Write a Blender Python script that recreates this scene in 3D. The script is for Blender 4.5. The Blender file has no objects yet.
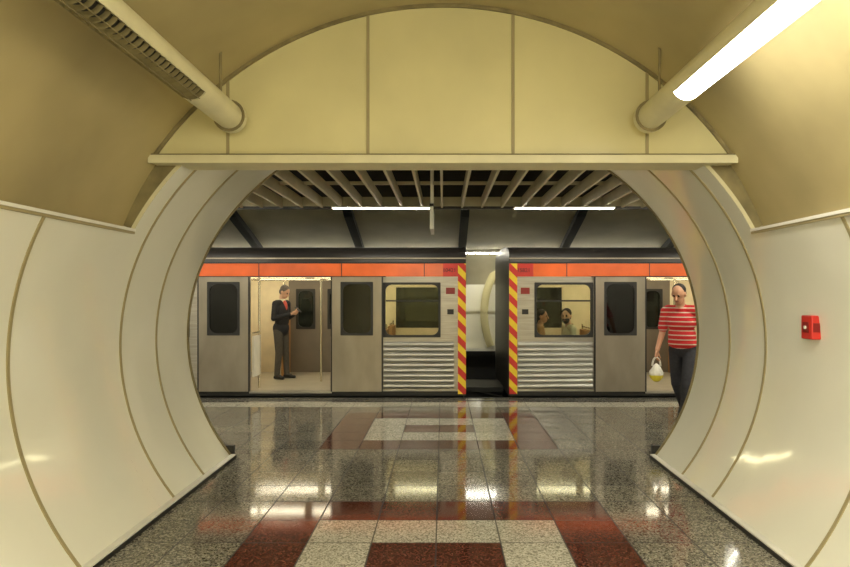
import bpy, bmesh, math, random
import numpy as np
from mathutils import Vector, Matrix
random.seed(3)
scene=bpy.context.scene
scene.view_settings.view_transform='Standard'
scene.view_settings.look='None'
F=645.0; HC=1.62; T=0.42

# ------------------------------------------------------------------ materials
def new_mat(name):
    m=bpy.data.materials.new(name); m.use_nodes=True
    nt=m.node_tree; b=nt.nodes['Principled BSDF']
    return m,nt,b
def N(nt,t,**kw):
    n=nt.nodes.new(t)
    for k,v in kw.items(): setattr(n,k,v)
    return n
def pbr(name,col,rough=.5,metal=0,var=0.08,scale=4,bump=0,coat=0,bscale=3,spec=.5,stretch=None):
    m,nt,b=new_mat(name)
    tc=N(nt,'ShaderNodeTexCoord'); nz=N(nt,'ShaderNodeTexNoise')
    nz.inputs['Scale'].default_value=scale; nz.inputs['Detail'].default_value=4
    src=tc.outputs['Object']
    if stretch:
        mp=N(nt,'ShaderNodeMapping'); mp.inputs['Scale'].default_value=stretch
        nt.links.new(src,mp.inputs['Vector']); src=mp.outputs[0]
    nt.links.new(src,nz.inputs['Vector'])
    cr=N(nt,'ShaderNodeValToRGB')
    cr.color_ramp.elements[0].position=.3; cr.color_ramp.elements[1].position=.7
    c=np.array(col)
    cr.color_ramp.elements[0].color=(*(c*(1-var)),1)
    cr.color_ramp.elements[1].color=(*np.minimum(c*(1+var),1),1)
    nt.links.new(nz.outputs['Fac'],cr.inputs['Fac'])
    nt.links.new(cr.outputs['Color'],b.inputs['Base Color'])
    b.inputs['Roughness'].default_value=rough; b.inputs['Metallic'].default_value=metal
    b.inputs['Coat Weight'].default_value=coat; b.inputs['Coat Roughness'].default_value=.05
    b.inputs['Specular IOR Level'].default_value=spec
    if bump:
        n2=N(nt,'ShaderNodeTexNoise'); n2.inputs['Scale'].default_value=bscale
        nt.links.new(tc.outputs['Object'],n2.inputs['Vector'])
        bp=N(nt,'ShaderNodeBump'); bp.inputs['Strength'].default_value=bump; bp.inputs['Distance'].default_value=.05
        nt.links.new(n2.outputs['Fac'],bp.inputs['Height']); nt.links.new(bp.outputs['Normal'],b.inputs['Normal'])
        if coat: nt.links.new(bp.outputs['Normal'],b.inputs['Coat Normal'])
    return m
def emis(name,col,s):
    m,nt,b=new_mat(name)
    b.inputs['Base Color'].default_value=(*col,1)
    b.inputs['Emission Color'].default_value=(*col,1); b.inputs['Emission Strength'].default_value=s
    return m
def granite(name,c0,c1,c2,var=.12):
    m,nt,b=new_mat(name)
    tc=N(nt,'ShaderNodeTexCoord')
    vo=N(nt,'ShaderNodeTexVoronoi'); vo.inputs['Scale'].default_value=105
    nt.links.new(tc.outputs['Object'],vo.inputs['Vector'])
    cr=N(nt,'ShaderNodeValToRGB'); cr.color_ramp.interpolation='CONSTANT'
    e=cr.color_ramp.elements; e[0].position=0; e[0].color=(*c0,1); e[1].position=.28; e[1].color=(*c1,1)
    k=e.new(.75); k.color=(*c2,1)
    sp=N(nt,'ShaderNodeSeparateColor'); nt.links.new(vo.outputs['Color'],sp.inputs[0])
    nt.links.new(sp.outputs[0],cr.inputs['Fac'])
    br=N(nt,'ShaderNodeTexBrick'); br.offset=0; br.squash=1
    br.inputs['Scale'].default_value=1; br.inputs['Brick Width'].default_value=T; br.inputs['Row Height'].default_value=T
    br.inputs['Mortar Size'].default_value=.0055; br.inputs['Mortar Smooth'].default_value=0.1
    br.inputs['Color1'].default_value=(1-var,1-var,1-var,1); br.inputs['Color2'].default_value=(1+var,1+var,1+var*.8,1)
    br.inputs['Mortar'].default_value=(.12,.11,.08,1)
    nt.links.new(tc.outputs['Object'],br.inputs['Vector'])
    mx=N(nt,'ShaderNodeMix',data_type='RGBA',blend_type='MULTIPLY'); mx.inputs[0].default_value=1
    nt.links.new(cr.outputs['Color'],mx.inputs[6]); nt.links.new(br.outputs['Color'],mx.inputs[7])
    nt.links.new(mx.outputs[2],b.inputs['Base Color'])
    nz=N(nt,'ShaderNodeTexNoise'); nz.inputs['Scale'].default_value=2.5; nt.links.new(tc.outputs['Object'],nz.inputs['Vector'])
    mr=N(nt,'ShaderNodeMapRange'); mr.inputs[3].default_value=.05; mr.inputs[4].default_value=.11
    nt.links.new(nz.outputs['Fac'],mr.inputs[0]); 
    ad=N(nt,'ShaderNodeMath',operation='MULTIPLY_ADD'); ad.inputs[1].default_value=.6
    nt.links.new(br.outputs['Fac'],ad.inputs[0]); nt.links.new(mr.outputs[0],ad.inputs[2])
    nt.links.new(ad.outputs[0],b.inputs['Roughness'])
    b.inputs['Specular IOR Level'].default_value=.75
    return m
def banded(name,cA,cB,period,duty,dirv,rough=.8):
    m,nt,b=new_mat(name)
    tc=N(nt,'ShaderNodeTexCoord'); dp=N(nt,'ShaderNodeVectorMath',operation='DOT_PRODUCT')
    dp.inputs[1].default_value=dirv; nt.links.new(tc.outputs['Object'],dp.inputs[0])
    d=N(nt,'ShaderNodeMath',operation='DIVIDE'); d.inputs[1].default_value=period; nt.links.new(dp.outputs['Value'],d.inputs[0])
    fr=N(nt,'ShaderNodeMath',operation='FRACT'); nt.links.new(d.outputs[0],fr.inputs[0])
    gt=N(nt,'ShaderNodeMath',operation='GREATER_THAN'); gt.inputs[1].default_value=duty; nt.links.new(fr.outputs[0],gt.inputs[0])
    mx=N(nt,'ShaderNodeMix',data_type='RGBA'); mx.inputs[6].default_value=(*cA,1); mx.inputs[7].default_value=(*cB,1)
    nt.links.new(gt.outputs[0],mx.inputs[0]); nt.links.new(mx.outputs[2],b.inputs['Base Color'])
    b.inputs['Roughness'].default_value=rough
    return m
def glassmat(name,tint,refl):
    m,nt,b=new_mat(name); nt.nodes.remove(b)
    out=[n for n in nt.nodes if n.type=='OUTPUT_MATERIAL'][0]
    tr=N(nt,'ShaderNodeBsdfTransparent'); tr.inputs[0].default_value=(*tint,1)
    gl=N(nt,'ShaderNodeBsdfGlossy'); gl.inputs['Roughness'].default_value=.03
    fr=N(nt,'ShaderNodeFresnel'); fr.inputs[0].default_value=refl
    mx=N(nt,'ShaderNodeMixShader'); nt.links.new(fr.outputs[0],mx.inputs[0])
    nt.links.new(tr.outputs[0],mx.inputs[1]); nt.links.new(gl.outputs[0],mx.inputs[2]); nt.links.new(mx.outputs[0],out.inputs[0])
    return m

M={}
M['enamel']=pbr('enamel_panel',(.90,.885,.75),.10,var=.03,scale=1.2,bump=.12,bscale=1.3,coat=1)
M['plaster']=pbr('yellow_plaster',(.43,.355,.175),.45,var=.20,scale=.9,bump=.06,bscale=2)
M['tymp']=pbr('header_panel',(.66,.60,.315),.36,var=.10,scale=1.1)
M['joint']=pbr('joint_strip',(.36,.30,.15),.5)
M['olive']=pbr('olive_trim',(.22,.18,.08),.55,var=.3,scale=6)
M['beam']=pbr('cream_beam',(.68,.63,.40),.4)
M['dark']=pbr('dark_rubber',(.015,.014,.012),.5)
M['black']=pbr('dark_void',(.012,.012,.011),.9)
M['fin']=pbr('ceiling_fin',(.56,.51,.34),.5)
M['vault']=pbr('concrete_vault',(.48,.44,.30),.7,var=.15,scale=1.5)
M['rib']=pbr('steel_rib',(.014,.016,.016),.5)
M['steel']=pbr('stainless_steel',(.40,.37,.31),.36,metal=.6,var=.14,scale=3,stretch=(1,1,14))
M['rsteel']=pbr('ribbed_steel',(.46,.45,.41),.30,metal=.8,var=.10,scale=3)
M['door']=pbr('door_steel',(.32,.28,.22),.32,metal=.6,var=.18,scale=3,stretch=(1,1,.4))
M['orange']=pbr('orange_livery',(.90,.15,.03),.25,var=.18,scale=2)
M['roof']=pbr('roof_grey',(.035,.031,.028),.4)
M['cream']=pbr('interior_cream',(.76,.66,.44),.5)
M['beige']=pbr('interior_floor',(.46,.42,.32),.35)
M['idoor']=pbr('interior_door',(.18,.15,.11),.4)
M['seat']=pbr('seat_fabric',(.42,.22,.08),.8)
M['pole']=pbr('pole_metal',(.75,.70,.55),.25,metal=.9)
M['white']=pbr('white_paint',(.84,.82,.73),.4)
M['red']=pbr('red_plastic',(.62,.03,.02),.35)
M['dred']=pbr('dark_red_plastic',(.25,.012,.01),.35)
M['glass']=glassmat('window_glass',(.86,.88,.80),1.3)
M['dglass']=glassmat('tinted_glass',(.18,.19,.17),1.5)
M['tube']=emis('lamp_diffuser',(1.0,.96,.83),23)
M['strip']=emis('platform_lamp',(1.0,.95,.80),50)
M['tlamp']=emis('train_lamp',(1.0,.90,.66),13)
M['wfill']=emis('tunnel_fill',(1.0,.95,.80),40)  # glow of the added light behind the train
M['hazard']=banded('hazard_stripes',(.90,.62,.03),(.60,.03,.02),.17,.5,(.7,0,.7),.5)
M['gran']=granite('grey_granite',(.065,.06,.048),(.195,.182,.147),(.34,.32,.26),.18)
M['granL']=granite('pale_granite',(.28,.265,.21),(.50,.48,.395),(.68,.65,.55),.06)
M['granR']=granite('red_granite',(.045,.015,.010),(.110,.036,.024),(.17,.066,.043))

# ------------------------------------------------------------------ mesh builder
def empty(name,loc=(0,0,0)):
    e=bpy.data.objects.new(name,None); scene.collection.objects.link(e); e.location=loc; e.empty_display_size=.2
    return e
class MB:
    def __init__(s): s.v=[];s.f=[];s.m=[];s.mats=[];s.sm=[]
    def mi(s,k):
        if k not in s.mats: s.mats.append(k)
        return s.mats.index(k)
    def add(s,vs,fs,k,smooth=False):
        o=len(s.v); s.v+= [tuple(v) for v in vs]
        for f in fs: s.f.append([o+i for i in f]); s.m.append(s.mi(k)); s.sm.append(smooth)
    def box(s,x0,x1,y0,y1,z0,z1,k):
        s.add([(x0,y0,z0),(x1,y0,z0),(x1,y1,z0),(x0,y1,z0),(x0,y0,z1),(x1,y0,z1),(x1,y1,z1),(x0,y1,z1)],
              [(0,3,2,1),(4,5,6,7),(0,1,5,4),(1,2,6,5),(2,3,7,6),(3,0,4,7)],k)
    def sweep(s,rows,k,smooth=True,close=False):
        n=len(rows[0]); vs=[p for r in rows for p in r]; fs=[]
        for i in range(len(rows)-1):
            for j in range(n-1 if not close else n):
                a=i*n+j; b=i*n+(j+1)%n
                fs.append((a,b,b+n,a+n))
        s.add(vs,fs,k,smooth)
    def cyl(s,p,q,r,k,n=12,r2=None,caps=True):
        p=Vector(p);q=Vector(q);d=(q-p).normalized(); a=d.orthogonal().normalized(); b=d.cross(a)
        r2=r if r2 is None else r2
        R=[[p+(a*math.cos(t)+b*math.sin(t))*r for t in [2*math.pi*i/n for i in range(n)]],
           [q+(a*math.cos(t)+b*math.sin(t))*r2 for t in [2*math.pi*i/n for i in range(n)]]]
        s.sweep(R,k,True,True)
        if caps:
            s.add(R[0],[tuple(range(n))[::-1]],k); s.add(R[1],[tuple(range(n))],k)
    def wall(s,x0,x1,y0,y1,z0,z1,ops,k):
        x=x0
        for (a,b,c,d) in sorted(ops):
            if a>x: s.box(x,a,y0,y1,z0,z1,k)
            if c>z0: s.box(a,b,y0,y1,z0,c,k)
            if d<z1: s.box(a,b,y0,y1,d,z1,k)
            x=b
        if x<x1: s.box(x,x1,y0,y1,z0,z1,k)
    def rframe(s,x0,x1,z0,z1,rad,bw,y0,y1,k):
        def loop(a,b,c,d,r):
            pts=[]
            for cx,cz,t0 in ((b-r,d-r,0),(a+r,d-r,90),(a+r,c+r,180),(b-r,c+r,270)):
                for i in range(7):
                    t=math.radians(t0+15*i); pts.append((cx+r*math.cos(t),cz+r*math.sin(t)))
            return pts
        o=loop(x0,x1,z0,z1,.012); i=loop(x0+bw,x1-bw,z0+bw,z1-bw,rad)
        rows=[[(p[0],y,p[1]) for p in L] for L,y in ((o,y1),(o,y0),(i,y0),(i,y1),(o,y1))]
        s.sweep(rows,k,False,True)
    def finish(s,name,parent=None,bevel=0):
        me=bpy.data.meshes.new(name); me.from_pydata(s.v,[],s.f); me.update()
        for k in s.mats: me.materials.append(M[k])
        for p,mi,sm in zip(me.polygons,s.m,s.sm): p.material_index=mi; p.use_smooth=sm
        o=bpy.data.objects.new(name,me); scene.collection.objects.link(o)
        if parent: o.parent=parent
        if bevel:
            b=o.modifiers.new('bev','BEVEL'); b.width=bevel; b.segments=2; b.limit_method='ANGLE'
        return o

# ------------------------------------------------------------------ passage shell
W,B,ZC=2.52,2.14,1.215
RV,ZV=2.57,1.16
TH0=-math.asin(ZC/B)
def el(t,off=0): return ((W-off)*math.cos(t), ZC+(B-off)*math.sin(t))
YB=-5.04; YP=4.80; YO=6.37; YT=4.70
TL=math.radians(24.3)
def elring(y0,y1,t0,t1,off,k,mb,n=64,ny=1):
    rows=[]
    for j in range(ny+1):
        y=y0+(y1-y0)*j/ny
        rows.append([(el(t0+(t1-t0)*i/n,off)[0],y,el(t0+(t1-t0)*i/n,off)[1]) for i in range(n+1)])
    mb.sweep(rows,k)
def ringstrip(y,t0,t1,mb,k='joint',w=.024,h=.008,n=64):
    prof=[(y-w/2,0),(y-w/2,h),(y+w/2,h),(y+w/2,0)]
    rows=[]
    for i in range(n+1):
        t=t0+(t1-t0)*i/n
        rows.append([(el(t,o)[0],yy,el(t,o)[1]) for yy,o in prof])
    mb.sweep(rows,k,False)
x0b=el(TH0)[0]
def base_shadow_trim(mb,side,y0,y1):  # dark skirting that also paints the shadow line along the wall foot
    mb.box(*sorted((side*(x0b-.035),side*(x0b+.02))),y0,y1,0,.03,'dark')
    mb.box(*sorted((side*(x0b-.03),side*(x0b+.02))),y0,y1,.03,.04,'white')
for side,nm in ((1,'wall_right'),(-1,'wall_left')):
    mb=MB()
    t0,t1=(TH0,TL) if side>0 else (math.pi-TH0,math.pi-TL)
    elring(YB,YP,t0,t1,0,'enamel',mb,40,1)
    xe,ze=el(TL); xc=math.sqrt(RV**2-(ze-ZV)**2)
    mb.box(*sorted((side*(xe-.012),side*(xc+.02))),YB,YP,ze-.012,ze+.008,'white')
    mb.box(*sorted((side*(xe-.004),side*(xe+.01))),YB,YP,ze-.03,ze-.012,'joint')
    for y in (3.73,2.46,1.2,-.1,-1.4,-2.7): ringstrip(y,t0,t1,mb)
    base_shadow_trim(mb,side,YB,YP)
    mb.finish(nm)
# vault
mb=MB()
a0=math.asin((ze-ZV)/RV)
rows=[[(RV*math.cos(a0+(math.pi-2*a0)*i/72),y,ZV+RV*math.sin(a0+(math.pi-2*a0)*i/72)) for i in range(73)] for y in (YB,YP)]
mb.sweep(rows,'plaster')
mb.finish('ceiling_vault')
mb=MB(); mb.box(-2.7,2.7,YB-.1,YB,0,3.9,'tymp'); mb.finish('wall_back')
# portal
mb=MB()
elring(YP,YO,TH0,math.pi-TH0,0,'enamel',mb,120,1)
for y in (5.03,5.66): ringstrip(y,TH0,math.pi-TH0,mb,n=120)
ringstrip(YO-.012,TH0,math.pi-TH0,mb,k='olive',w=.03,h=.012,n=120)
n=120; r0=[];r1=[]
for i in range(n+1):
    t=TL+(math.pi-2*TL)*i/n
    x,z=el(t,.0); a=math.atan2(z-ZV,x); r0.append((x,YP,z)); r1.append((RV*math.cos(a),YP,ZV+RV*math.sin(a)))
mb.sweep([r0,r1],'olive')
r3=[(p[0]*1.012,YP-.002,ZC+(p[2]-ZC)*1.012) for p in r0]
mb.sweep([[(p[0],YP-.002,p[2]) for p in r0],r3],'beam')
for side in (1,-1): base_shadow_trim(mb,side,YP,YO)
mb.finish('portal_lining')
# tympanum
mb=MB()
zb=2.60; xb=2.13
n=60
a=math.asin((zb-ZV)/RV)
arc=[(RV*math.cos(a+(math.pi-2*a)*i/n),ZV+RV*math.sin(a+(math.pi-2*a)*i/n)) for i in range(n+1)]
mb.sweep([[(x,YT,z) for x,z in arc],[(x,YT,zb) for x,z in arc]],'tymp',False)
mb.sweep([[(x,YT+.06,z) for x,z in arc],[(x,YT+.06,zb) for x,z in arc]],'tymp',False)
rows=[]
for y,o in ((YT,.0),(YT-.02,.0),(YT-.02,.024),(YT,.024)):
    rows.append([(x*(RV-o)/RV,y,ZV+(z-ZV)*(RV-o)/RV) for x,z in arc])
mb.sweep(rows,'olive',False)
for px in (228,368,513,647):
    x=(px-443)/F*YT; zt=ZV+math.sqrt(RV**2-x*x)
    mb.box(x-.011,x+.011,YT-.008,YT,zb,zt-.01,'joint')
mb.finish('wall_header')
mb=MB(); mb.box(-xb,xb,4.66,4.98,2.575,2.615,'beam'); mb.box(-xb,xb,4.65,4.67,2.565,2.625,'beam'); mb.box(-xb,xb,4.652,4.70,2.625,2.634,'olive'); mb.finish('trim_1',bevel=.004)

# ------------------------------------------------------------------ floor
mb=MB()
XI,Y0I,Y1I=22,-12,24
for i in range(-XI,XI):
    for j in range(Y0I,Y1I):
        k='gran'
        for r0_,r1_ in ((16,20),(7,11)):
            if -3<=i<=2 and r0_<=j<=r1_:
                L=min(i+3,2-i,j-r0_,r1_-j); k=('granR','granL','granR')[min(L,2)]
        if j==22: k='granL'
        x,y=i*T,j*T
        mb.add([(x,y,0),(x+T,y,0),(x+T,y+T,0),(x,y+T,0)],[(0,1,2,3)],k)
fl=mb.finish('floor'); fl.location.x=-.045
mb=MB()
mb.box(-9.24,9.24,10.02,10.085,-.9,.004,'dark'); mb.box(-9.24,9.24,9.80,9.86,-.02,.003,'dark')
mb.finish('trim_2')
mb=MB(); mb.box(-9.24,9.24,10.085,14.2,-1.0,-.9,'black')
for y in (10.8,12.25): mb.box(-9.24,9.24,y,y+.07,-.9,-.75,'steel')
mb.finish('floor_trackbed')

# platform side wall around the opening
mb=MB()
xr,zt=9.24,3.6
angs=[TH0+(math.pi-2*TH0)*i/120 for i in range(121)]
inner=[];outer=[]
def cast(dx,dz):
    s=1e9
    if abs(dx)>1e-9: s=min(s,xr/abs(dx))
    if dz>1e-9: s=min(s,(zt-ZC)/dz)
    if dz<-1e-9: s=min(s,ZC/-dz)
    return (dx*s,ZC+dz*s)
for t in angs:
    x,z=el(t)
    inner.append((x,YO+.01,z)); cx,cz=cast(x,z-ZC); outer.append((cx,YO+.01,cz))
mb.sweep([inner,outer],'enamel',False)
for s in (1,-1):
    mb.box(*sorted((s*2.07,s*9.24)),YO+.012,YO+.05,0,.12,'dark')
    mb.box(*sorted((s*6.5,s*9.24)),YO+.02,YO+.06,0,3.6,'enamel')
    mb.box(*sorted((s*2.8,s*9.24)),YO+.02,YO+.06,0,1.2,'enamel')
mb.finish('wall_platform')
for s,nm in ((1,'wall_platform_right'),(-1,'wall_platform_left')):
    mb=MB(); mb.box(*sorted((s*9.24,s*9.34)),YO,14.3,-1,3.8,'vault'); mb.finish(nm)
mb=MB(); mb.box(-9.24,9.24,YO,10.2,3.45,3.55,'black')
mb.finish('ceiling')
mb=MB()
x=-8.85
while x<8.9:
    mb.box(x-.014,x+.014,YO+.03,9.2,2.85,2.99,'fin'); x+=.285
mb.box(-9.2,9.2,9.17,9.205,2.87,3.0,'fin')
mb.box(-9.2,9.2,7.9,7.93,2.96,3.0,'fin')
mb.box(-9.2,9.2,9.2,9.23,2.83,3.45,'roof')
mb.finish('slatted_ceiling')
# far vault and wall
prof=[(10.2,3.5),(10.8,3.3),(11.3,3.06),(11.9,2.88),(12.5,2.70),(13.0,2.54),(13.4,2.38),(13.7,2.15),(13.85,1.8),(13.95,1.2)]
mb=MB()
mb.sweep([[(-9.24,y,z) for y,z in prof],[(9.24,y,z) for y,z in prof]],'vault')
mb.finish('ceiling_track_vault')
mb=MB()
for i in range(-4,5):
    xx=.38+2.03*i
    rows=[[(xx+dx,y-dn*.5,z-dn) for y,z in prof] for dx,dn in ((-.075,0),(-.075,.10),(.075,.10),(.075,0))]
    mb.sweep(rows,'rib',False)
mb.finish('trim_3')
mb=MB()
mb.box(-9.24,9.24,13.9,14.0,-1,.45,'black')
mb.box(-9.24,9.24,13.88,14.0,.45,1.25,'enamel'); mb.box(-9.24,9.24,13.84,13.9,1.25,2.1,'enamel')
mb.box(-9.24,9.24,13.78,13.84,.40,.46,'white')
for i in range(-8,9): 
    if i not in (1,2,3,4): mb.box(i*1.1-.22,i*1.1-.19,13.83,13.9,.45,2.1,'joint')
rows=[]
for i in range(81):
    t=math.radians(205)-math.radians(230)*i/80
    c_,s_=math.cos(t),math.sin(t)
    rows.append([(3.40+a_*c_,y_,1.215+(a_-.38)*s_) for a_,y_ in ((2.60,13.84),(2.60,13.74),(2.50,13.70),(2.44,13.74),(2.44,13.86))])
rows=[r for r in rows if r[0][2]<2.30 and r[0][2]>.44 and r[0][0]<3.4]
mb.sweep(rows,'tymp',True)
mb.finish('wall_far')

# ------------------------------------------------------------------ lamps
def tube_light(name,xc,zc,y0,ylit0,ylit1,r,side,grille=None):
    e=empty(name,(xc,0,zc))
    mb=MB()
    n=24
    L0,L1=(208,375) if side>0 else (165,332)
    def half(y0,y1,a0,a1,rr,k,m=None):
        (m or mb).sweep([[(rr*math.cos(math.radians(a0+(a1-a0)*i/n)),y,rr*math.sin(math.radians(a0+(a1-a0)*i/n))) for i in range(n+1)] for y in (y0,y1)],k)
    half(3.86,y0,0,360,r,'beam')
    half(y0-.03,y0+.03,0,360,r*1.2,'beam')
    for yy,kk in ((y0+.03,'beam'),(y0-.03,'beam')):
        mb.add([(r*1.2*math.cos(2*math.pi*i/n),yy,r*1.2*math.sin(2*math.pi*i/n)) for i in range(n)],[tuple(range(n))],kk)
    mb.cyl((0,y0-.034,0),(0,y0-.031,0),r*1.22,'olive',24)
    mb.add([(r*math.cos(2*math.pi*i/n),3.86,r*math.sin(2*math.pi*i/n)) for i in range(n)],[tuple(range(n))],'beam')
    half(YB+.02,3.86,L1-360,L0,r,'beam')
    mb.finish('housing',e)
    m2=MB(); half(ylit0,ylit1,L0,L1,r*.97,'tube',m2)
    m2.finish('lamp_diffuser',e)
    if grille:
        m3=MB(); y=grille[0]
        half(grille[0],grille[1],L0,L1,r*.72,'dark',m3)
        while y<grille[1]:
            m3.sweep([[(rr*math.cos(math.radians(L0+(L1-L0)*i/n)),y,rr*math.sin(math.radians(L0+(L1-L0)*i/n))) for i in range(n+1)] for rr in (r*.7,r)],'olive'); y+=.06
        for q in range(1,5):
            aa=math.radians(L0+(L1-L0)*q/5); c,s_=math.cos(aa),math.sin(aa)
            m3.cyl((r*c,grille[0],r*s_),(r*c,grille[1],r*s_),.003,'olive',6)
        m3.finish('grille',e)
    m4=MB()
    for y in (4.35,2.6,.6,-1.6,-3.6):
        zz=ZV+math.sqrt(RV**2-xc*xc)-zc
        m4.cyl((0,y,r*.9),(0,y,zz+.05),.010,'olive',8)
    m4.finish('hanger_rods',e)
tube_light('tube_ceiling_lamp',1.46,2.87,4.55,YB+.02,3.86,.092,1)
tube_light('tube_ceiling_lamp.001',-1.50,2.87,4.55,YB+.02,1.2,.092,-1,(1.2,3.86))
for k_,(lx,ly,en) in enumerate(((-.9,-.6,48),(1.2,.4,78),(0,-2.6,70))):  # unseen point lights added to brighten the passage
    l=bpy.data.lights.new('passage_fill_light','POINT'); l.energy=en; l.color=(1,.95,.80); l.shadow_soft_size=.2
    o=bpy.data.objects.new('passage_fill_light' if k_==0 else 'passage_fill_light.%03d'%k_,l); scene.collection.objects.link(o); o.location=(lx,ly,2.45)
i=0
for x0_,x1_ in ((-1.55,-.2),(1.02,2.4),(-4.5,-3.15),(3.6,5.0),(-7,-5.6),(6.3,7.7)):  # outer strips extend the row, added for more platform light
    e=empty('fluorescent_strip_lamp' if i==0 else 'unseen_strip_lamp.%03d'%i,((x0_+x1_)/2,9.1,2.83)); i+=1
    L=(x1_-x0_)/2
    mb=MB(); mb.box(-L-.02,L+.02,-.05,.05,.0,.02,'white'); mb.finish('housing',e)
    mb=MB(); mb.box(-L,L,-.035,.035,-.008,-.001,'strip'); mb.finish('lamp_tube',e)
for x0_ in (-8,-6,-4,2.6,4.6,6.6):  # added row hidden by the portal, there to brighten the platform
    e=empty('unseen_strip_lamp.%03d'%i,(x0_+.7,7.2,2.80)); i+=1
    mb=MB(); mb.box(-.72,.72,-.06,.06,.005,.045,'white'); mb.finish('housing',e)
    mb=MB(); mb.box(-.7,.7,-.05,.05,-.02,.004,'strip'); mb.finish('lamp_tube',e)
e=empty('tunnel_fill_lamp',(.7,13.1,2.46))  # added light, hidden by the train roof, brightens the far wall in the gap
mb=MB(); mb.box(-8,8,-.03,.03,0,.05,'white'); mb.finish('housing',e)
mb=MB(); mb.box(-7.9,7.9,-.025,.025,-.02,0,'wfill'); mb.finish('lamp_tube',e)

# hanging sign
e=empty('hanging_sign',(-.13,7.7,0))
mb=MB(); mb.box(-.02,.02,-.35,.35,2.36,2.62,'white'); mb.box(-.024,.024,-.37,.37,2.62,2.65,'dark'); mb.finish('panel',e,.004)
mb=MB(); mb.box(-.016,.016,-.28,-.24,2.65,3.45,'white'); mb.box(-.016,.016,.24,.28,2.65,3.45,'white'); mb.finish('hangers',e)

# fire alarm box
e=empty('fire_alarm_box',(2.50,4.36,1.395))
mb=MB(); mb.box(-.045,.03,-.065,.065,-.08,.08,'red'); mb.finish('case',e,.008)
mb=MB(); mb.box(-.050,-.04,-.035,.035,-.035,.035,'dred'); mb.cyl((-.058,0,0),(-.048,0,0),.012,'white',16)
mb.box(-.035,.01,-.068,-.063,-.03,.03,'dred')
mb.finish('glass_and_button',e)

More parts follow.
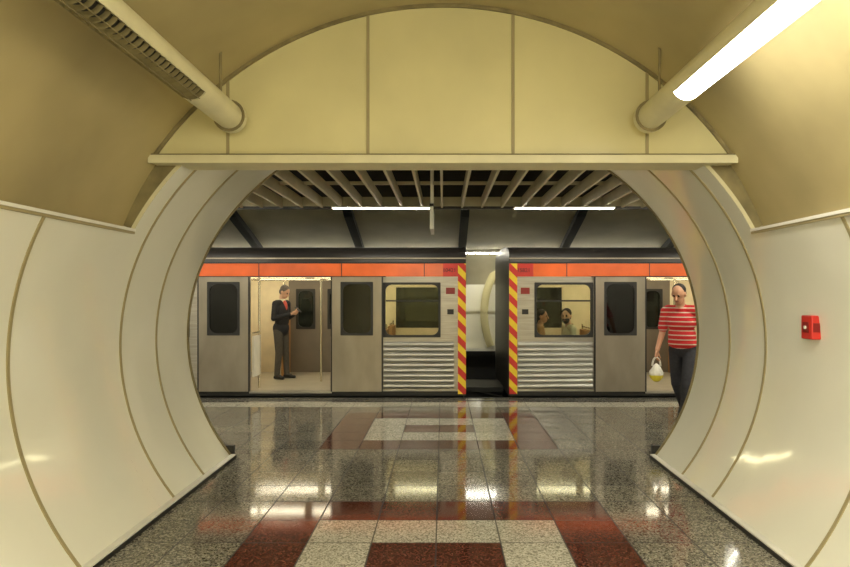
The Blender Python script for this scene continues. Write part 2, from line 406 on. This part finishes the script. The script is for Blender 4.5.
# ------------------------------------------------------------------ train
YS=10.15; YF=12.85
def leaf(mb,gl,x0,x1,y0,y1):
    c=(x0+x1)/2; w=.245
    mb.wall(x0,x1,y0,y1,.09,1.885,[(c-w,c+w,.98,1.80)],'door')
    mb.rframe(c-w-.01,c+w+.01,.97,1.81,.11,.035,y0-.008,y1,'dark')
    gl.box(c-w+.01,c+w-.01,y0+.015,y0+.02,.99,1.79,'dglass')
    mb.box(x0-.008,x0+.012,y0-.004,y1,.09,1.885,'dark'); mb.box(x1-.012,x1+.008,y0-.004,y1,.09,1.885,'dark')
def car(name,xa,xb,doors,wins,endx):
    e=empty(name,((xa+xb)/2,(YS+YF)/2,0)); off=e.location.copy()
    def fin(mb,nm,bevel=0):
        o=mb.finish(nm,e,bevel); o.matrix_parent_inverse=Matrix.Translation(-off); return o
    mb=MB(); gl=MB()
    ops=[(a,b,.09,1.885) for a,b in doors]+[(a,b,.95,1.79) for a,b in wins]
    mb.wall(xa,xb,YS,YS+.06,.09,1.885,ops,'steel')
    for a,b in wins:
        mb.rframe(a-.012,b+.012,.938,1.802,.10,.035,YS-.012,YS+.05,'dark')
        gl.box(a,b,YS+.03,YS+.035,.95,1.79,'glass')
        mb.box(a+.03,b-.03,YS+.0,YS+.03,1.50,1.525,'dark')
        pr=[]; n=9; z0,z1=.13,.87
        for q in range(n*6+1):
            z=z0+(z1-z0)*q/(n*6); pr.append((YS-.004-.026*(abs(math.sin(math.pi*q/6))**.6),z))
        mb.sweep([[(a,y,z) for y,z in pr],[(b+(.22 if endx-b<.6 and endx>b else 0),y,z) for y,z in pr]],'rsteel',False)
        if endx<a and a-endx<.6: mb.sweep([[(endx+.14,y,z) for y,z in pr],[(a,y,z) for y,z in pr]],'rsteel',False)
    mb.box(xa,xb,YS-.006,YS+.06,1.885,2.12,'steel')
    s=1 if endx>xa+.1 else -1
    if s>0: mb.box(xa,endx-.36,YS-.012,YS,1.895,2.10,'orange')
    else: mb.box(endx+.38,xb,YS-.012,YS,1.895,2.10,'orange')
    mb.box(xa,xb,YS-.02,YS,2.10,2.125,'dark')
    q=xa+.9
    while q<xb-.5:
        mb.box(q,q+.012,YS-.014,YS,1.895,2.10,'dark'); q+=1.3
    pa,pb=(endx-.36,endx-.125) if s>0 else (endx+.125,endx+.38)
    mb.box(pa,pb,YS-.014,YS,1.895,2.10,'red')
    ha,hb=(endx-.125,endx) if s>0 else (endx,endx+.125)
    mb.box(ha,hb,YS-.03,YS,.05,2.10,'hazard')
    cx=(pa+pb)/2
    mb.box(cx-.07,cx+.07,YS-.012,YS,1.62,1.72,'dred'); mb.box(cx-.05,cx+.05,YS-.012,YS,1.30,1.38,'dark')
    rp=[(YS-.02,2.12),(YS,2.24),(YS+.06,2.32),(YS+.25,2.37),(YS+.8,2.41),((YS+YF)/2,2.42)]
    rp=rp+[(YS+YF-y,z) for y,z in rp[::-1][1:]]
    mb.sweep([[(xa,y,z) for y,z in rp],[(xb,y,z) for y,z in rp]],'roof')
    for xx in (xa,xb):
        mb.add([(xx,y,z) for y,z in rp],[tuple(range(len(rp)))],'roof')
    mb.box(xa,xb,YS-.03,YS-.005,2.17,2.19,'door')
    for xx in (xa,xb-.05): mb.box(xx,xx+.05,YS+.06,YF,.0,2.14,'roof')
    mb.box(xa+.05,xb-.05,YS+.05,YF-.05,-.35,.0,'black')
    for qx in (xa+1.2,xb-1.2): 
        for yy in (10.8,12.2): mb.cyl((qx,yy,-.42),(qx,yy+.1,-.42),.36,'roof',24)
    mb.box(xa,xb,YS-.01,YS+.05,.02,.09,'dark')
    fin(mb,'body')
    db=MB()
    for a,b in doors:
        leaf(db,gl,a-.80,a,YS-.045,YS-.014); leaf(db,gl,b,b+.80,YS-.045,YS-.014)
        db.box(a-.85,b+.85,YS-.05,YS-.01,1.885,1.90,'dark')
        db.box(a,b,YS-.03,YS+.10,.06,.095,'steel')
    fin(db,'doors')
    ib=MB()
    ib.box(xa+.05,xb-.05,YS+.06,YF,.04,.08,'beige')
    ib.box(xa+.05,xb-.05,YS+.06,YF,2.06,2.10,'cream')
    fops=[(a,b,.95,1.75) for a,b in wins]
    for a,b in doors: c=(a+b)/2; fops+= [(c-.48,c-.14,.95,1.7),(c+.14,c+.48,.95,1.7)]
    ib.wall(xa+.05,xb-.05,YF-.12,YF-.04,.08,2.06,fops,'cream')
    for a,b in doors:
        c=(a+b)/2
        ib.wall(a,b,YF-.14,YF-.12,.08,1.9,[(c-.48,c-.14,.95,1.7),(c+.14,c+.48,.95,1.7)],'idoor')
        ib.rframe(c-.5,c-.12,.93,1.72,.1,.04,YF-.15,YF-.12,'dark'); ib.rframe(c+.12,c+.5,.93,1.72,.1,.04,YF-.15,YF-.12,'dark')
        ib.box(c-.008,c+.008,YF-.146,YF-.12,.08,1.9,'dark')
        for xx in (a+.02,b-.02):
            for yy in (YS+.45,YF-.6):
                ib.cyl((xx,yy,.08),(xx,yy,2.06),.018,'pole',12)
            ib.box(xx-.015,xx+.015,YF-.75,YF-.14,.08,1.35,'seat')
            ib.box(xx-.015,xx+.015,YS+.10,YS+.5,.3,.95,'white')
            ib.cyl((xx,YS+.1,1.0),(xx,YS+.45,1.0),.015,'pole',10)
        ib.cyl((c+.25,YS+1.2,.08),(c+.25,YS+1.2,2.06),.018,'pole',12)
    for yy in (YS+.75,YF-.75):
        ib.cyl((xa+.1,yy,1.88),(xb-.1,yy,1.88),.015,'pole',8)
    gl.box(xa+.05,xb-.05,YF-.07,YF-.065,.95,1.75,'dglass')
    ib.wall(xa,xb,YF-.03,YF,.05,2.12,[(a,b,.95,1.75) for a,b in wins]+[((a+b)/2-.5,(a+b)/2+.5,.95,1.7) for a,b in doors],'steel')
    fin(ib,'interior')
    lb=MB()
    for yy in (YS+.75,YF-.75):
        q=xa+.3
        while q<xb-1.2:
            lb.box(q,q+1.15,yy-.05,yy+.05,2.035,2.058,'tlamp'); q+=1.3
    fin(lb,'ceiling_lamps'); fin(gl,'window_panes')
    sb=MB()
    for a,b in wins:
        for yy in (YS+.12,YF-1.02):
            for sx,dr in ((a-.05,1),(b+.05,-1)):
                sx=min(max(sx,xa+.15),xb-.15)
                w=.84
                x1_=sx+dr*.44
                sb.box(*sorted((sx,x1_)),yy,yy+w,.44,.53,'seat')
                sb.box(*sorted((sx+dr*.05,sx+dr*.35)),yy+.1,yy+w-.1,.08,.44,'idoor')
                lo,hi=sorted((sx-dr*.04,sx+dr*.05))
                sb.box(lo,hi,yy,yy+w/2-.01,.5,1.02,'seat'); sb.box(lo,hi,yy+w/2+.01,yy+w,.5,1.02,'seat')
                sb.cyl((sx,yy+w,.96),(sx,yy+w,1.1),.014,'pole',8); sb.cyl((sx,yy+.1,1.06),(sx,yy+w,1.06),.014,'pole',8)
    fin(sb,'seats',.02)
    return e
c1=car('train_car',-9.0,.36,[(-3.04,-1.75),(-7.9,-6.6)],[(-.93,-.05),(-5.4,-4.0)],.36)
c2=car('train_car.001',1.04,9.0,[(3.18,4.47)],[(1.45,2.35),(5.4,6.6),(7.2,8.4)],1.04)
mb=MB()
mb.box(.37,1.03,11.3,11.7,-.25,-.05,'rib'); mb.cyl((.37,11.1,.0),(1.03,11.1,-.15),.04,'dark',10); mb.cyl((.37,11.9,.0),(1.03,11.9,-.15),.04,'dark',10)
mb.box(.37,1.03,11.0,12.0,-.05,.03,'rib')
mb.finish('train_coupler')
for txt,x,par in (('10421',.025,c1),('15821',1.19,c2)):
    cu=bpy.data.curves.new('car_number','FONT'); cu.body=txt; cu.size=.085; cu.extrude=.001
    cu.materials.append(M['dark'])
    o=bpy.data.objects.new('car_number',cu); scene.collection.objects.link(o)
    o.parent=par; o.matrix_parent_inverse=Matrix.Translation(-Vector(par.location))
    o.rotation_euler=(math.pi/2,0,0); o.location=(x-.03,YS-.018,1.965)

# ------------------------------------------------------------------ people
def nrm(v): v=np.array(v,float); return v/np.linalg.norm(v)
class Body:
    def __init__(s): s.p=[]
    def cap(s,a,ra,b,rb,l): s.p.append(('c',np.array(a,float),ra,np.array(b,float),rb,l))
    def ell(s,c,r,l,R=None): s.p.append(('e',np.array(c,float),np.array(r,float),np.eye(3) if R is None else R,l))
    def head(s,c,f,hair='short',beard=False):
        f=nrm(f); up=np.array([0,0,1.])
        yb=-f; sx=nrm(np.cross(yb,up)); uz=np.cross(sx,yb)
        R=np.stack([sx,yb,uz],1); c=np.array(c,float)
        P=lambda v:c+R@np.array(v,float)
        E=lambda v,r,l:s.ell(P(v),r,l,R)
        E((0,.01,.02),(.076,.095,.098),'skin'); E((0,-.025,-.05),(.054,.064,.064),'skin')
        s.cap(P((0,-.088,.012)),.009,P((0,-.108,-.02)),.014,'skin')
        for q in (1,-1):
            E((q*.078,.01,-.005),(.012,.02,.032),'skin'); E((q*.031,-.080,.010),(.011,.008,.005),'eye')
            E((q*.032,-.087,.030),(.017,.007,.004),'hair')
        E((0,-.088,-.052),(.022,.009,.005),'lip')
        if hair=='short': E((0,.026,.045),(.085,.092,.087),'hair'); E((0,.05,-.01),(.078,.062,.07),'hair')
        elif hair=='receding':
            E((0,.040,.040),(.083,.082,.086),'hair'); E((0,.055,-.01),(.078,.058,.066),'hair')
        if beard: E((0,-.032,-.062),(.06,.066,.056),'hair')
        return P
    def hand(s,w,d,n,th,curl=25,l='skin'):
        w=np.array(w,float); d=nrm(d); n=np.array(n,float); n=nrm(n-d*np.dot(n,d)); sd=np.cross(d,n)
        R=np.stack([sd,d,n],1)
        s.ell(w+d*.048,(.040,.052,.017),l,R)
        for i,(k,L) in enumerate(zip((-1.5,-.5,.5,1.5),(.066,.076,.070,.054))):
            kk=-k if th>0 else k
            p=w+d*.085+sd*kk*.0215; a=0
            for ph,(fr,cu) in enumerate(zip((.42,.33,.25),(curl*.6,curl,curl*.8))):
                a+=math.radians(cu); dd=d*math.cos(a)+n*math.sin(a)
                q=p+dd*L*fr*1.1; s.cap(p,.0092-.0008*ph,q,.0084-.0008*ph,l); p=q
        p=w+d*.022+sd*th*.030; dd=nrm(d*.65+sd*th*.7+n*.25); q=p+dd*.042; s.cap(p,.013,q,.0105,l)
        dd=nrm(d*.85+sd*th*.2+n*.5); s.cap(q,.0105,q+dd*.032,.009,l)
    def build(s,name,mats,loc,yaw,scale=1,voxel=.0065):
        bm=bmesh.new()
        for p in s.p:
            if p[0]=='e':
                Mx=Matrix.Translation(p[1].tolist())@Matrix((p[3]@np.diag(p[2])).tolist()).to_4x4()
                bmesh.ops.create_icosphere(bm,subdivisions=3,radius=1,matrix=Mx)
            else:
                _,a,ra,b,rb,l=p; a_=Vector(a);b_=Vector(b)
                bmesh.ops.create_icosphere(bm,subdivisions=3,radius=ra,matrix=Matrix.Translation(a_))
                bmesh.ops.create_icosphere(bm,subdivisions=3,radius=rb,matrix=Matrix.Translation(b_))
                d=b_-a_
                if d.length>1e-4:
                    rot=d.to_track_quat('Z','Y').to_matrix().to_4x4()
                    bmesh.ops.create_cone(bm,cap_ends=True,segments=20,radius1=ra,radius2=rb,depth=d.length,matrix=Matrix.Translation((a_+b_)/2)@rot)
        me=bpy.data.meshes.new('tmp'); bm.to_mesh(me); bm.free()
        o=bpy.data.objects.new('tmp',me); scene.collection.objects.link(o)
        r=o.modifiers.new('r','REMESH'); r.mode='VOXEL'; r.voxel_size=voxel
        sm=o.modifiers.new('s','SMOOTH'); sm.factor=.5; sm.iterations=2
        dg=bpy.context.evaluated_depsgraph_get(); dg.update()
        m2=bpy.data.meshes.new_from_object(o.evaluated_get(dg)); bpy.data.objects.remove(o)
        nf=len(m2.polygons); C=np.zeros(nf*3); m2.polygons.foreach_get('center',C); C=C.reshape(-1,3)
        best=np.full(nf,1e9); lab=np.zeros(nf,int); keys=list(mats.keys())
        for p in s.p:
            if p[0]=='e':
                q=(C-p[1])@p[3]; k=np.linalg.norm(q/p[2],axis=1)+1e-9; d=k*(k-1)/(np.linalg.norm(q/p[2]**2,axis=1)+1e-9); l=p[4]
            else:
                _,a,ra,b,rb,l=p; ab=b-a; t=np.clip(((C-a)@ab)/max(ab@ab,1e-9),0,1); d=np.linalg.norm(C-(a+t[:,None]*ab),axis=1)-(ra+t*(rb-ra))
            if l in('eye','lip'): d=d-.003
            w=d<best; best[w]=d[w]; lab[w]=keys.index(l)
        m2.materials.clear()
        for k in keys: m2.materials.append(mats[k])
        m2.polygons.foreach_set('material_index',lab.astype(np.int32)); m2.polygons.foreach_set('use_smooth',np.ones(nf,bool)); m2.update()
        m2.name=name
        ob=bpy.data.objects.new(name,m2); scene.collection.objects.link(ob)
        ob.location=loc; ob.rotation_euler=(0,0,yaw); ob.scale=(scale,)*3
        return ob
skin=pbr('skin',(.58,.30,.18),.5,var=.05,scale=20)
skin2=pbr('skin_light',(.66,.40,.27),.5,var=.05,scale=20)
hairD=pbr('dark_hair',(.02,.014,.01),.7,var=.3,scale=60)
hairG=pbr('grey_hair',(.16,.14,.12),.7,var=.3,scale=60)
eyem=pbr('eye',(.02,.015,.012),.2); lip=pbr('lips',(.36,.13,.10),.5)
stripe=banded('striped_knit',(.62,.02,.025),(.72,.62,.52),.056,.76,(0,0,1))
jeans=pbr('dark_trousers',(.032,.032,.040),.85,var=.2,scale=30)
suit=pbr('dark_suit',(.020,.021,.026),.8,var=.15,scale=30)
greyp=pbr('grey_trousers',(.085,.075,.062),.85,var=.15,scale=30)
shirtw=pbr('pale_shirt',(.74,.70,.52),.8); shirto=pbr('tan_jacket',(.40,.22,.09),.8); tie=pbr('red_shirt',(.55,.08,.05),.6)
shoe=pbr('black_shoes',(.012,.011,.010),.35)

def torso(b,top,bot,lean=(0,0),big=1.0):
    lx,ly=lean
    b.ell((lx*.8,ly*.8,1.29),(.168*big,.112*big,.175),top); b.ell((lx*.4,ly*.4-.012,1.10),(.158*big,.118*big,.17),top)
    b.ell((0,0,.945),(.168*big,.118*big,.115),bot)
    b.cap((-.155+lx,ly+.01,1.425),.060,(.155+lx,ly+.01,1.425),.060,top)
    b.cap((lx*.9,ly+.01,1.43),.085,(lx,ly,1.47),.058,top)
    b.cap((lx,ly+.01,1.42),.056,(lx*1.1,ly*1.25-.005,1.56),.052,'skin')
def leg(b,h,k,a,toe,lab='pants',r=(.092,.066,.052)):
    b.cap(h,r[0],k,r[1],lab); b.cap(k,r[1],np.array(a)+np.array((0,0,.0)),r[2],lab)
    a=np.array(a,float); toe=nrm(toe); 
    heel=a-toe*.035+np.array((0,0,-.055)); tip=a+toe*.155+np.array((0,0,-.062))
    b.cap(heel,.040,tip,.030,'shoe'); b.cap(a+np.array((0,0,-.02)),.045,a+toe*.08+np.array((0,0,-.05)),.040,'shoe')
mats=lambda **k:k
b=Body()
torso(b,'shirt','pants',(0,-.11),1.08)
b.ell((0,-.035,1.02),(.178,.138,.10),'shirt')
b.head((.0,-.205,1.615),(-.05,-1,-.5),'receding',False)
b.cap((-.19,-.09,1.405),.062,(-.235,-.06,1.20),.060,'shirt'); b.cap((-.235,-.06,1.20),.044,(-.245,-.05,1.13),.040,'skin')
b.cap((-.245,-.05,1.13),.040,(-.255,-.22,.925),.028,'skin'); b.hand((-.255,-.22,.92),(-.02,-.40,-.9),(1,-.1,0),-1,38)
b.cap((.19,-.09,1.405),.062,(.235,.0,1.20),.060,'shirt'); b.cap((.235,.0,1.20),.044,(.245,.03,1.13),.040,'skin')
b.cap((.245,.03,1.13),.040,(.26,.10,.88),.028,'skin'); b.hand((.26,.10,.875),(.0,.05,-1),(-1,0,0),1,25)
leg(b,(-.09,0,.92),(-.09,.02,.50),(-.10,.34,.185),(-.1,-1,-.7))
leg(b,(.09,0,.92),(.10,-.22,.505),(.09,-.27,.092),(.0,-1,0))
MX,MY,MA=3.00,8.05,math.radians(-36)
man=b.build('man_in_striped_shirt',mats(shirt=stripe,pants=jeans,skin=skin,hair=hairD,eye=eyem,lip=lip,shoe=shoe),(MX,MY,0),MA)
ca,sa=math.cos(MA),math.sin(MA)
hx,hy,hz=-.245,-.285,.82
e=empty('shopping_bag',(MX+hx*ca-hy*sa,MY+hx*sa+hy*ca,hz))
bm=bmesh.new(); bmesh.ops.create_icosphere(bm,subdivisions=4,radius=1)
for v in bm.verts:
    z=v.co.z; w=.075*(1-.45*max(z,0)); k=1+.10*math.sin(9*v.co.x+5*z)*math.cos(7*v.co.y+3*z)
    v.co=Vector((v.co.x*w*k*1.15,v.co.y*w*k*.8,-.17+z*.115))
me=bpy.data.meshes.new('bag_body'); bm.to_mesh(me); bm.free()
for p in me.polygons: p.use_smooth=True; p.material_index=1 if p.center.z<-.20 else 0
M['bagw']=pbr('white_plastic',(.80,.78,.70),.4); M['bagy']=pbr('yellow_packaging',(.75,.62,.05),.4)
me.materials.append(M['bagw']); me.materials.append(M['bagy'])
o=bpy.data.objects.new('bag_body',me); scene.collection.objects.link(o); o.parent=e
mb=MB()
for s_ in (-.02,.02):
    pts=[Vector((.05*math.cos(t),s_,-.09+.11*math.sin(t))) for t in [math.pi*i/12 for i in range(13)]]
    for p,q in zip(pts,pts[1:]): mb.cyl(p,q,.005,'bagw',6)
mb.finish('bag_handles',e)

b=Body()
torso(b,'suit','pants',(0,-.02),1.0)
b.ell((0,0,.95),(.182,.135,.16),'suit'); b.ell((0,-.045,1.36),(.055,.094,.13),'tie'); b.cap((0,-.02,1.44),.068,(0,-.02,1.475),.062,'shirt')
b.head((0,-.085,1.63),(0,-1,-.6),'short')
for q in (-1,1):
    b.cap((q*.185,-.01,1.415),.062,(q*.225,.0,1.14),.050,'suit'); b.cap((q*.225,.0,1.14),.050,(q*.09,-.25,1.22),.036,'suit')
    b.cap((q*.09,-.25,1.22),.027,(q*.065,-.28,1.225),.026,'skin')
    b.hand((q*.065,-.285,1.225),(-q*.35,-.8,.45),(-q*.6,.0,.7),q,32)
leg(b,(-.09,0,.92),(-.095,-.02,.50),(-.10,.02,.092),(-.15,-1,0)); leg(b,(.09,0,.92),(.10,-.03,.50),(.10,-.06,.092),(.15,-1,0))
SA=math.radians(68)
sm=b.build('man_in_dark_suit',mats(suit=suit,pants=greyp,shirt=shirtw,tie=tie,skin=skin2,hair=hairG,eye=eyem,lip=lip,shoe=shoe),(-2.95,11.75,.08),SA,.965)
ph=MB(); ph.box(-.035,.035,-.004,.004,-.07,.07,'dark'); 
po=ph.finish('smartphone',None,.004); po.location=Vector((-2.95,11.75,.08))+Matrix.Rotation(SA,3,'Z')@Vector((0,-.385,1.305))*.965
po.rotation_euler=(math.radians(-50),0,SA)

def seated(name,loc,yaw,facing,m,beard,scale,hair='short'):
    b=Body()
    b.ell((0,0,.57),(.17,.13,.11),'pants'); b.ell((0,-.02,.72),(.155,.115,.16),'shirt'); b.ell((0,-.04,.88),(.17,.11,.16),'shirt')
    b.cap((-.155,-.05,1.0),.06,(.155,-.05,1.0),.06,'shirt'); b.cap((0,-.05,1.0),.055,(0,-.08,1.12),.05,'skin')
    b.head((0,-.10,1.19),facing,hair,beard)
    for q in (-1,1):
        b.cap((q*.185,-.05,.99),.058,(q*.22,-.06,.76),.047,'shirt'); b.cap((q*.22,-.06,.76),.046,(q*.12,-.28,.70),.033,'shirt')
        b.hand((q*.115,-.29,.70),(-q*.2,-1,-.12),(0,0,-1),-q*1.0,18)
        leg(b,(q*.09,-.02,.56),(q*.11,-.44,.53),(q*.11,-.46,.092),(0,-1,0))
    return b.build(name,m,loc,yaw,scale)
seated('seated_bearded_passenger',(2.10,10.50,.07),math.radians(-80),(1.0,-.7,-.15),mats(shirt=shirtw,pants=jeans,skin=skin2,hair=hairD,eye=eyem,lip=lip,shoe=shoe),True,1.0,'short')
seated('seated_passenger',(1.60,11.02,.07),math.radians(90),(-.4,-1,-.1),mats(shirt=shirto,pants=greyp,skin=skin,hair=hairD,eye=eyem,lip=lip,shoe=shoe),False,.98,'short')

# ------------------------------------------------------------------ world + camera
w=bpy.data.worlds.new('World'); scene.world=w; w.use_nodes=True
w.node_tree.nodes['Background'].inputs[0].default_value=(.9,.8,.55,1); w.node_tree.nodes['Background'].inputs[1].default_value=.05
cam=bpy.data.cameras.new('camera'); co=bpy.data.objects.new('camera',cam); scene.collection.objects.link(co); scene.camera=co
co.location=(0,0,HC); co.rotation_euler=(math.pi/2,0,0); cam.sensor_width=36; cam.lens=F/850*36
cam.shift_x=-18/850; cam.shift_y=10.5/850; cam.clip_start=.05
